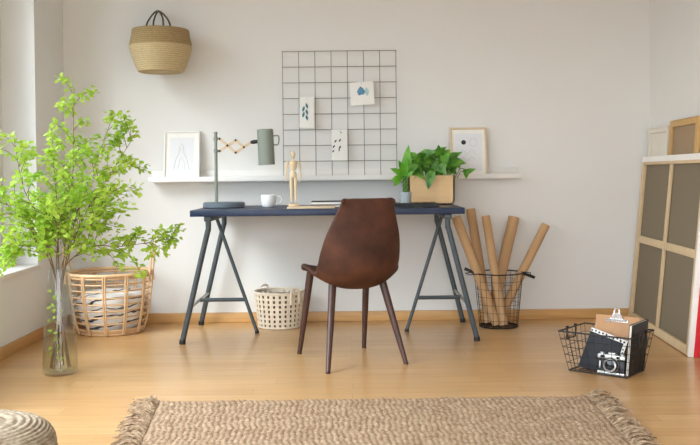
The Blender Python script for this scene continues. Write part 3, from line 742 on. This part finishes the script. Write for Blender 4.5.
for s in (-1, 1):
    MB().tube([(s*(ta_+.002),-.045,zh+.003),(s*(ta_+.005),-.045,zh-.05),(s*(ta_+.005),.045,zh-.05),(s*(ta_+.002),.045,zh+.003)], .0034, 7).tube([(s*(ta_+.002),-.048,zh+.005),(s*(ta_+.002),-.038,zh+.005)], .007, 8).tube([(s*(ta_+.002),.038,zh+.005),(s*(ta_+.002),.048,zh+.005)], .007, 8).build('handle', M['blackwire'], kb)
RZ = math.atan2(AX.y, AX.x)
def inb(a, b, z): return CB+AX*a+BXV*b+V((0,0,z))
# clipboard
cl = thing('clipboard', 'brown hardboard clipboard with a silver clip standing in the wire basket', 'clipboard', inb(.012, .045, .010), rot=(-math.radians(14), 0, RZ))
MB().box((-.108,0,0),(.108,.0035,.242),.001).build('board', M['hardboard'], cl)
cz0 = .242
cb = MB(); cb.box((-.055,-.006,cz0-.032),(.055,-.0005,cz0-.014),.002); cb.build('clip_base', M['chrome'], cl)
cw = MB()
cw.tube([(-.05,-.009,cz0-.022),(.05,-.009,cz0-.022)], .006, 8)
cw.add([(-.034,-.008,cz0-.016),(.034,-.008,cz0-.016),(.016,-.016,cz0+.012),(-.016,-.016,cz0+.012),(-.034,-.003,cz0-.016),(.034,-.003,cz0-.016),(.016,-.010,cz0+.012),(-.016,-.010,cz0+.012)],
       [(0,1,2,3),(4,7,6,5),(0,4,5,1),(1,5,6,2),(2,6,7,3),(3,7,4,0)])
cw.tube(smoothpath([(-.013,-.013,cz0+.008),(-.011,-.013,cz0+.024),(0,-.013,cz0+.034),(.011,-.013,cz0+.024),(.013,-.013,cz0+.008)], 4), .004, 8)
cw.build('clip_lever', M['chrome'], cl)
# dark notebook with pale edge
nb = thing('photo_album', 'dark album with a black and white dotted edge inside the wire basket', 'album', inb(-.112, -.030, .010), rot=(-math.radians(14), math.radians(15), RZ))
MB().box((-.015,0,0),(.168,.012,.192),.001).build('cover', M['navycover'], nb)
mb = MB(); mb.box((-.015,-.0012,.174),(.168,-.0002,.192)); mb.box((.153,-.0012,.06),(.168,-.0002,.174)); mb.build('pale_border', M['paper'], nb, smooth=False)
random.seed(3); mb = type('DOTS', (), {'ball': staticmethod(lambda *a: MB().ball(*a).build('dark_dot', M['black'], nb))})
for k in range(10): x = -.008+k*.018; mb.ball((x,-.0018,.183+random.uniform(-.004,.004)), .0052, 8, 1.0, .25, .9)
for k in range(6): mb.ball((.1605+random.uniform(-.002,.002),-.0018,.072+k*.015), .0042, 8, .9, .25, 1)
# black board
bk = thing('black_sketchbook', 'black sketchbook standing upright along the right side of the wire basket', 'sketchbook', inb(.128, .0, .010), rot=(0, math.radians(5), RZ+math.radians(2)))
MB().box((0,-.096,0),(.002,.110,.232),.0006).box((.012,-.096,0),(.014,.110,.232),.0006).box((0.002,.108,0),(.012,.110,.232)).build('cover', M['blackcover'], bk)
MB().box((.002,-.094,.003),(.012,.107,.229)).build('pages', M['cream'], bk, smooth=False)
# film camera
fc = thing('film_camera', 'vintage black and silver film camera lying in the front of the wire basket', 'camera', inb(.056, -.085, .012), rot=(-math.radians(8), 0, RZ))
MB().box((-.066,0,0),(.066,.03,.062),.006).build('body', M['black'], fc)
MB().box((-.066,-.001,.0625),(.066,.031,.082),.005).box((-.066,-.001,-.006),(.066,.031,.004),.003).box((-.014,-.004,.080),(.02,.026,.094),.004).build('top_plate', M['silver'], fc)
mb = MB(); cyl_shell(mb, [(0,-.004),(.034,-.004),(.034,.006),(.031,.012),(.030,.030),(.026,.032),(.024,.026),(0,.026)], V((.006,.002,.036)), V((0,-1,0)), 28); ln = mb.build('lens', M['silver'], fc)
mb = MB(); cyl_shell(mb, [(.0315,.013),(.0335,.014),(.0335,.024),(.0315,.025)], V((.006,.002,.036)), V((0,-1,0)), 28); mb.build('focus_ring', M['black'], ln)
mb = MB(); cyl_shell(mb, [(0,.029),(.012,.0285),(.0235,.0265)], V((.006,.002,.036)), V((0,-1,0)), 24); mb.build('lens_glass', M['lens'], ln)
MB().tube([(-.048,.015,.082),(-.048,.015,.090)], .011, 14).build('winding_dial', M['silver'], fc); MB().tube([(.048,.015,.082),(.048,.015,.088)], .009, 14).build('rewind_dial', M['silver'], fc)
MB().box((-.050,-.0022,.066),(-.030,-.0005,.078)).build('viewfinder_window', M['lens'], fc, smooth=False); MB().box((.026,-.0022,.067),(.040,-.0005,.077)).build('rangefinder_window', M['lens'], fc, smooth=False)
mb = MB(); mb.box((-.06,-.0045,.004),(-.03,-.0005,.006)).tube([(-.05,-.004,.02),(-.05,-.004,.05)], .004, 8); mb.build('self_timer_lever', M['silver'], fc)

# ------------------------------------------------------------------ canvases on the right
def canvas(label, n0, f0, zt, ltop_n, ltop_f, th, bw, mats, mid=False, cross=False, name='stretched_canvas', nz=0.0):
    """n0/f0: near and far foot (x,y) of the room-facing side; ltop: how far the top leans towards the wall."""
    n0, f0 = V((n0[0], n0[1], nz)), V((f0[0], f0[1], nz)); nt_, ft = V((n0.x+ltop_n, n0.y, zt)), V((f0.x+ltop_f, f0.y, zt))
    o = thing(name, label, 'canvas', ((n0+f0)/2), group='canvases leaning on the right wall')
    e = (f0-n0).normalized(); up = (ft-f0).normalized(); nr = e.cross(up).normalized()
    if nr.x < 0: nr = -nr
    W, Hh = (f0-n0).length, (ft-f0).length
    Mx = Matrix(((e.x, nr.x, up.x, n0.x), (e.y, nr.y, up.y, n0.y), (e.z, nr.z, up.z, n0.z), (0,0,0,1)))
    bar, cloth, edge = mats
    off = .0005+abs(nr.z)*th
    Mx = Matrix.Translation((0,0,off*1.0)) @ Mx
    b = MB(); t = th-.003
    def bx(x0, x1, z0, z1, y0=0, y1=t): b.box((x0, y0, z0), (x1, y1, z1), .0015, Mx)
    bx(.002, bw, .002, Hh-.002); bx(W-bw, W-.002, .002, Hh-.002); bx(bw, W-bw, .002, bw); bx(bw, W-bw, Hh-bw, Hh-.002)
    b.build('stretcher_frame', bar, o, world=True)
    if mid or cross:
        b = MB()
        if mid: bx(W/2-bw*.42, W/2+bw*.42, bw, Hh-bw, .004, t-.003)
        if cross: bx(bw, W/2-bw*.42, Hh*.50-bw*.45, Hh*.50+bw*.45, .003, t-.003); bx(W/2+bw*.42, W-bw, Hh*.50-bw*.45, Hh*.50+bw*.45, .003, t-.003)
        b.build('cross_braces', bar, o, world=True)
    b = MB(); b.box((.002, t, .002), (W-.002, th, Hh-.002), 0, Mx); b.build('linen', cloth, o, world=True, smooth=False)
    b = MB(); s = .0022
    b.box((-s, 0, -.0), (.0015, th+s, Hh+s), 0, Mx).box((W-.0015, 0, 0), (W+s, th+s, Hh+s), 0, Mx).box((-s, 0, Hh-.0015), (W+s, th+s, Hh+s), 0, Mx)
    if edge == M['gesso']: b.box((0,-.0012,Hh-.030),(W,0,Hh), 0, Mx).box((0,-.0012,0),(.020,0,Hh-.030), 0, Mx)
    b.box((0, th+.0003, 0), (W, th+s, Hh), 0, Mx)
    b.build('wrapped_edge', edge, o, world=True, smooth=False)
    return o
canvas('large canvas seen from the back with pale wooden cross braces and white edges', (1.672,4.46), (1.742,5.655), 1.012, .098, .098, .022, .048, (M['woodbar'], M['canvas'], M['gesso']), True, True)
canvas('canvas with red painted edge standing directly behind the large braced one', (1.6955,4.452), (1.7435,5.2), .66, .063, .063, .024, .045, (M['woodbar'], M['canvas'], M['red']))
canvas('tall narrow canvas with golden wooden frame rising above the large one', (1.757,4.77), (1.788,5.27), 1.215, .120, .090, .016, .036, (M['goldpine'], M['canvas_tan'], M['goldpine']))
canvas('plain cream canvas in the corner behind the tall narrow golden one', (1.838,5.305), (1.842,5.66), 1.19, .033, .036, .014, .03, (M['cream'], M['cream'], M['cream']))

# ------------------------------------------------------------------ rug
RZH = .012
def edge_line(pa, pb, yy):
    a, b = on_floor(*pa, .012), on_floor(*pb, .012); t = (yy-a.y)/(b.y-a.y); return (a.x+(b.x-a.x)*t, yy)
ra, rb_ = on_floor(156, 400.5, .012), on_floor(590, 394.5, .012)
RC = [(ra.x, ra.y), (rb_.x, rb_.y), edge_line((590,394.5),(636,445),2.2), edge_line((156,400.5),(136,445),2.2)]
rg = thing('jute_rug', 'chunky woven jute rug with fringed ends on the wooden floor', 'rug', (.12,3.0,0))
def rugp(u, v):
    a = V(RC[0]).lerp(V(RC[1]), u); b = V(RC[3]).lerp(V(RC[2]), u); p = a.lerp(b, v)
    col = u*80+.22*math.sin(v*31+u*9)+.15*math.sin(v*83); row = v*64
    ci = math.floor(col); jit = math.sin(ci*12.9898)*43758.5453; jit -= math.floor(jit)
    ph = row+jit*1.7+.3*math.sin(u*57+row*.7); cj = math.sin(math.floor(ph)*78.233+ci*3.7)*4375.85; cj -= math.floor(cj)
    h = (.35+.65*abs(math.sin(PI*col))**.7)*(.25+.75*abs(math.sin(PI*ph))**.7)*(.65+.5*cj)
    ed = min(1, min(u, 1-u)*60, min(v, 1-v)*60)
    p = p+V((0, .006*math.sin(u*40)+.003*math.sin(u*97)))*(1-v)
    return V((p.x, p.y, .003+(.004+.009*h)*ed))
MB().grid(441, 331, rugp).build('woven_body', M['jute'], rg, world=True, angle=180)
random.seed(11)
for s, u in ((-1, 0.0), (1, 1.0)):
    fr = MB()
    for k in range(85):
        v = k/84; a = V(RC[0 if u == 0 else 1]).lerp(V(RC[3 if u == 0 else 2]), v)
        for q in range(3):
            L = random.uniform(.04,.10); dy = random.uniform(-.05,.05)
            p0 = V((a.x-s*.012, a.y+random.uniform(-.008,.008), .008)); p2 = V((a.x+s*L, a.y+dy, .004+random.uniform(0,.012)))
            p1 = (p0+p2)/2+V((0, random.uniform(-.015,.015), random.uniform(.004,.02)))
            fr.tube(smoothpath([p0, p1, p2], 3), [.0042,.004,.004,.0036,.0034,.003,.0024], 5)
    f = fr.build('fringe', M['juteyarn'], rg, world=True); f['kind'] = 'stuff'

# ------------------------------------------------------------------ pouf
PX, PY, PR, PH = -1.122, 2.60, .245, .200
pf = MB()
npf = 120; prof2 = []
for i in range(npf):
    t = i/(npf-1); a = -PI/2+PI*t; c, s = math.cos(a), math.sin(a)
    r = PR*math.copysign(abs(c)**.42, c); z = PH/2+PH/2*math.copysign(abs(s)**.55, s)
    prof2.append((max(r, .0005), z))
nn = 190; vs = []; fs = []
for i, (r, z) in enumerate(prof2):
    t = i/(npf-1); a = -PI/2+PI*t
    nrm = V((math.cos(a), 0, math.sin(a)))
    for j in range(nn):
        th_ = 2*PI*j/nn; sp = i*.44+2*j/nn
        k = abs(math.sin(PI*sp*.5))**.7*(.55+.45*abs(math.sin(th_*30+math.floor(sp*.5)*1.57))**.7)*min(1, r/.05)
        rr_ = r+nrm.x*.009*k; zz = z+nrm.z*.009*k
        vs.append(V((rr_*math.cos(th_), rr_*math.sin(th_), zz)))
for i in range(npf-1):
    for j in range(nn): fs.append((i*nn+j, i*nn+(j+1) % nn, (i+1)*nn+(j+1) % nn, (i+1)*nn+j))
pf.add(vs, fs); o = pf.build('knitted_pouf', M['knit'], angle=180); o.location = (PX, PY, .012)
tag(o, 'round chunky knitted grey beige pouf on the floor in the lower left corner', 'pouf')

# ------------------------------------------------------------------ vase and branches
vc = on_floor(60.5, 373.5); VX, VY = vc.x, vc.y
VH = .50
va = thing('glass_vase', 'tall tapered clear glass vase of water holding leafy branches', 'vase', (VX, VY, .0005))
vo = [(.0,0),(.072,0),(.079,.004),(.082,.014),(.081,.05),(.0745,.17),(.065,.31),(.056,.41),(.050,.47),(.0495,VH)]
vi = [(.0470,VH),(.0475,.47),(.0535,.41),(.0625,.31),(.072,.17),(.0785,.05),(.076,.022),(.0,.018)]
MB().lathe(vo+vi, 48).build('glass_body', M['glass'], va)
WLv = at(60, 332, VY).z
wv = [(.0,.0185),(.0755,.0225),(.078,.05),(.0715,.17),(.0715-(WLv-.17)*.068,WLv-.001),(0,WLv-.001)]
MB().lathe(wv, 48).build('water', M['water'], va)

random.seed(21)
def branch(label, tip_px, dtip, nt, bend, neck, dens=1.0, wet=False):
    tip = at(tip_px[0], tip_px[1], dtip)
    na = V((VX+.03*math.cos(neck), VY+.03*math.sin(neck), VH+.0))
    ba_ = V((VX-.045*math.cos(neck), VY-.045*math.sin(neck), .03))
    mid = na.lerp(tip, .5)+V(bend)
    path = smoothpath([ba_, (ba_+na)/2, na, na.lerp(mid, .5)+V((0,0,.05)), mid, tip], 8)
    o = thing('leafy_branch', label, 'branch', (ba_.x, ba_.y, ba_.z), group='branches in the glass vase')
    k = len(path); sb = MB(); lb = MB()
    sb.tube(path, [.0042*(1-.75*i/k) for i in range(k)], 6)
    def leaves(p, d, num, spread=.055):
        for _ in range(num):
            dd = (d*.6+V((random.gauss(0,1), random.gauss(0,1), random.gauss(-.05,.6)))).normalized()
            up = V((random.gauss(0,.55), random.gauss(-.25,.55), 1))
            L = random.uniform(.019,.034)
            q = p+V((random.uniform(-spread,spread), random.uniform(-spread,spread), random.uniform(-spread,spread)))*.4
            lb.leaf(q, dd, up, L, L*random.uniform(.6,.85), random.uniform(.05,.3), .08)
    i0 = 16
    total = sum((path[i+1]-path[i]).length for i in range(i0, k-1)); step = total/nt; acc = 0; side = 1; s = 0
    for i in range(i0+2, k-1):
        acc += (path[i+1]-path[i]).length; s += (path[i+1]-path[i]).length
        while acc > step:
            acc -= step
            t = (path[i+1]-path[i]).normalized(); f = s/total
            ax = t.cross(V((random.gauss(0,1), random.gauss(0,1), random.gauss(0,1)))).normalized()
            dirv = (t*.75+ax*.95+V((0,0,.12))).normalized()
            Lt = random.uniform(.09,.25)*(1-.5*f)
            p0 = path[i]; p1 = p0+dirv*Lt*.5+V((0,0,.01)); p2 = p0+dirv*Lt+V((0,0,-.012))
            tw = smoothpath([p0, p1, p2], 4); sb.tube(tw, [.0018*(1-.5*j/len(tw)) for j in range(len(tw))], 5)
            for j in range(2, len(tw)): leaves(tw[j], (tw[j]-tw[j-1]).normalized(), int(random.choice((3,3,4))*dens+.5))
            leaves(p2, dirv, int(6*dens))
    leaves(tip, (tip-path[-2]).normalized(), 4)
    if wet:
        for _ in range(46):
            z = random.uniform(.05,.40); rr_ = .055-.06*z
            lb.leaf((VX-.022+random.uniform(-.018,.016), VY+random.uniform(-.03,.03), z), (random.gauss(0,1), random.gauss(0,1), random.gauss(.3,.6)), (random.gauss(0,.6),-1,.6), .024, .015, .1, .08)
    sb.build('stem', M['stem'], o, world=True); lb.build('foliage', M['leaf_light'], o, world=True, angle=80)
D = VY
branch('tallest leafy branch in the glass vase, rising almost straight up', (74,88), D+.05, 22, (.02,0,.0), 1.2)
branch('leafy branch arching up and right towards the picture frame', (138,130), D+.08, 24, (.0,.02,.06), .3)
branch('leafy branch stretching farthest right, low above the rattan basket', (176,238), D+.06, 22, (.0,.02,.03), -.2, 1.0)
branch('leafy branch arching up and left across the bright window jamb', (14,138), D-.05, 22, (-.05,0,.08), 2.8)
branch('leafy branch spreading straight left at mid height before the window', (-8,190), D-.10, 23, (-.02,0,.07), 3.3)
branch('leafy branch drooping lowest on the left above the window sill', (10,244), D-.04, 19, (-.02,-.02,.07), 3.9)
branch('short bushy branch in the middle right of the bouquet', (118,184), D-.10, 20, (.02,-.04,.03), -.9, 1.1)
branch('bushy branch leaning slightly left behind the tallest one', (52,140), D+.14, 20, (-.01,.05,.02), 1.9, 1.1)
branch('branch leaning forward to the viewer in the bouquet centre', (72,182), D-.20, 19, (0,-.05,.04), 4.7, 1.0, True)
branch('slender branch rising between the tallest one and the right arching one', (112,118), D+.0, 18, (.0,.0,.04), .8, 1.0)

# ------------------------------------------------------------------ light
w = bpy.data.worlds.new('sky'); S.world = w; w.use_nodes = True
bg = w.node_tree.nodes['Background']; bg.inputs['Strength'].default_value = 8.6
wt = w.node_tree; tcw = wt.nodes.new('ShaderNodeTexCoord'); sxyz = wt.nodes.new('ShaderNodeSeparateXYZ'); wr_ = wt.nodes.new('ShaderNodeValToRGB')
mrz = wt.nodes.new('ShaderNodeMapRange'); mrz.inputs['From Min'].default_value = -1; mrz.inputs['From Max'].default_value = 1
wt.links.new(tcw.outputs['Generated'], sxyz.inputs[0]); wt.links.new(sxyz.outputs['Z'], mrz.inputs['Value']); wt.links.new(mrz.outputs['Result'], wr_.inputs['Fac'])
el = wr_.color_ramp.elements; el[0].position = .40; el[0].color = (.06,.065,.068,1); el[1].position = .70; el[1].color = (.84,.945,1.06,1)
e2 = el.new(.5); e2.color = (.45,.485,.52,1); e3 = el.new(.56); e3.color = (.72,.79,.86,1)
wt.links.new(wr_.outputs['Color'], bg.inputs['Color'])
def portal(loc, rot, sx, sy):
    l = bpy.data.lights.new('daylight_portal', 'AREA'); l.shape = 'RECTANGLE'; l.size = sx; l.size_y = sy; l.cycles.is_portal = True
    o = bpy.data.objects.new('daylight_portal', l); COL.objects.link(o); o.location = loc; o.rotation_euler = rot
for a, b in (W1, W2): portal((X0-.02, (a+b)/2, (ZS+ZT)/2), (0, -PI/2, 0), ZT-ZS, b-a)
portal((0, YB-.12, (OZ[0]+OZ[1])/2), (PI/2, 0, 0), OX[1]-OX[0], OZ[1]-OZ[0])
sl_ = bpy.data.lights.new('hazy_sun', 'SUN'); sl_.energy = 5.5; sl_.angle = math.radians(32); sl_.color = (.95, .985, 1.0)
so2 = bpy.data.objects.new('hazy_sun', sl_); COL.objects.link(so2); so2.rotation_euler = V((.50, .58, -.60)).to_track_quat('-Z', 'Y').to_euler(); so2.location = (-6, 0, 6)
vs_ = S.view_settings; S.display_settings.display_device = 'sRGB'
vs_.view_transform = 'Standard'; vs_.look = 'None'; vs_.gamma = 1; vs_.use_curve_mapping = False; vs_.exposure = 0.0
cy = S.cycles; cy.max_bounces = 12; cy.diffuse_bounces = 8; cy.transparent_max_bounces = 24; cy.use_denoising = True
cy.sample_clamp_indirect = 8
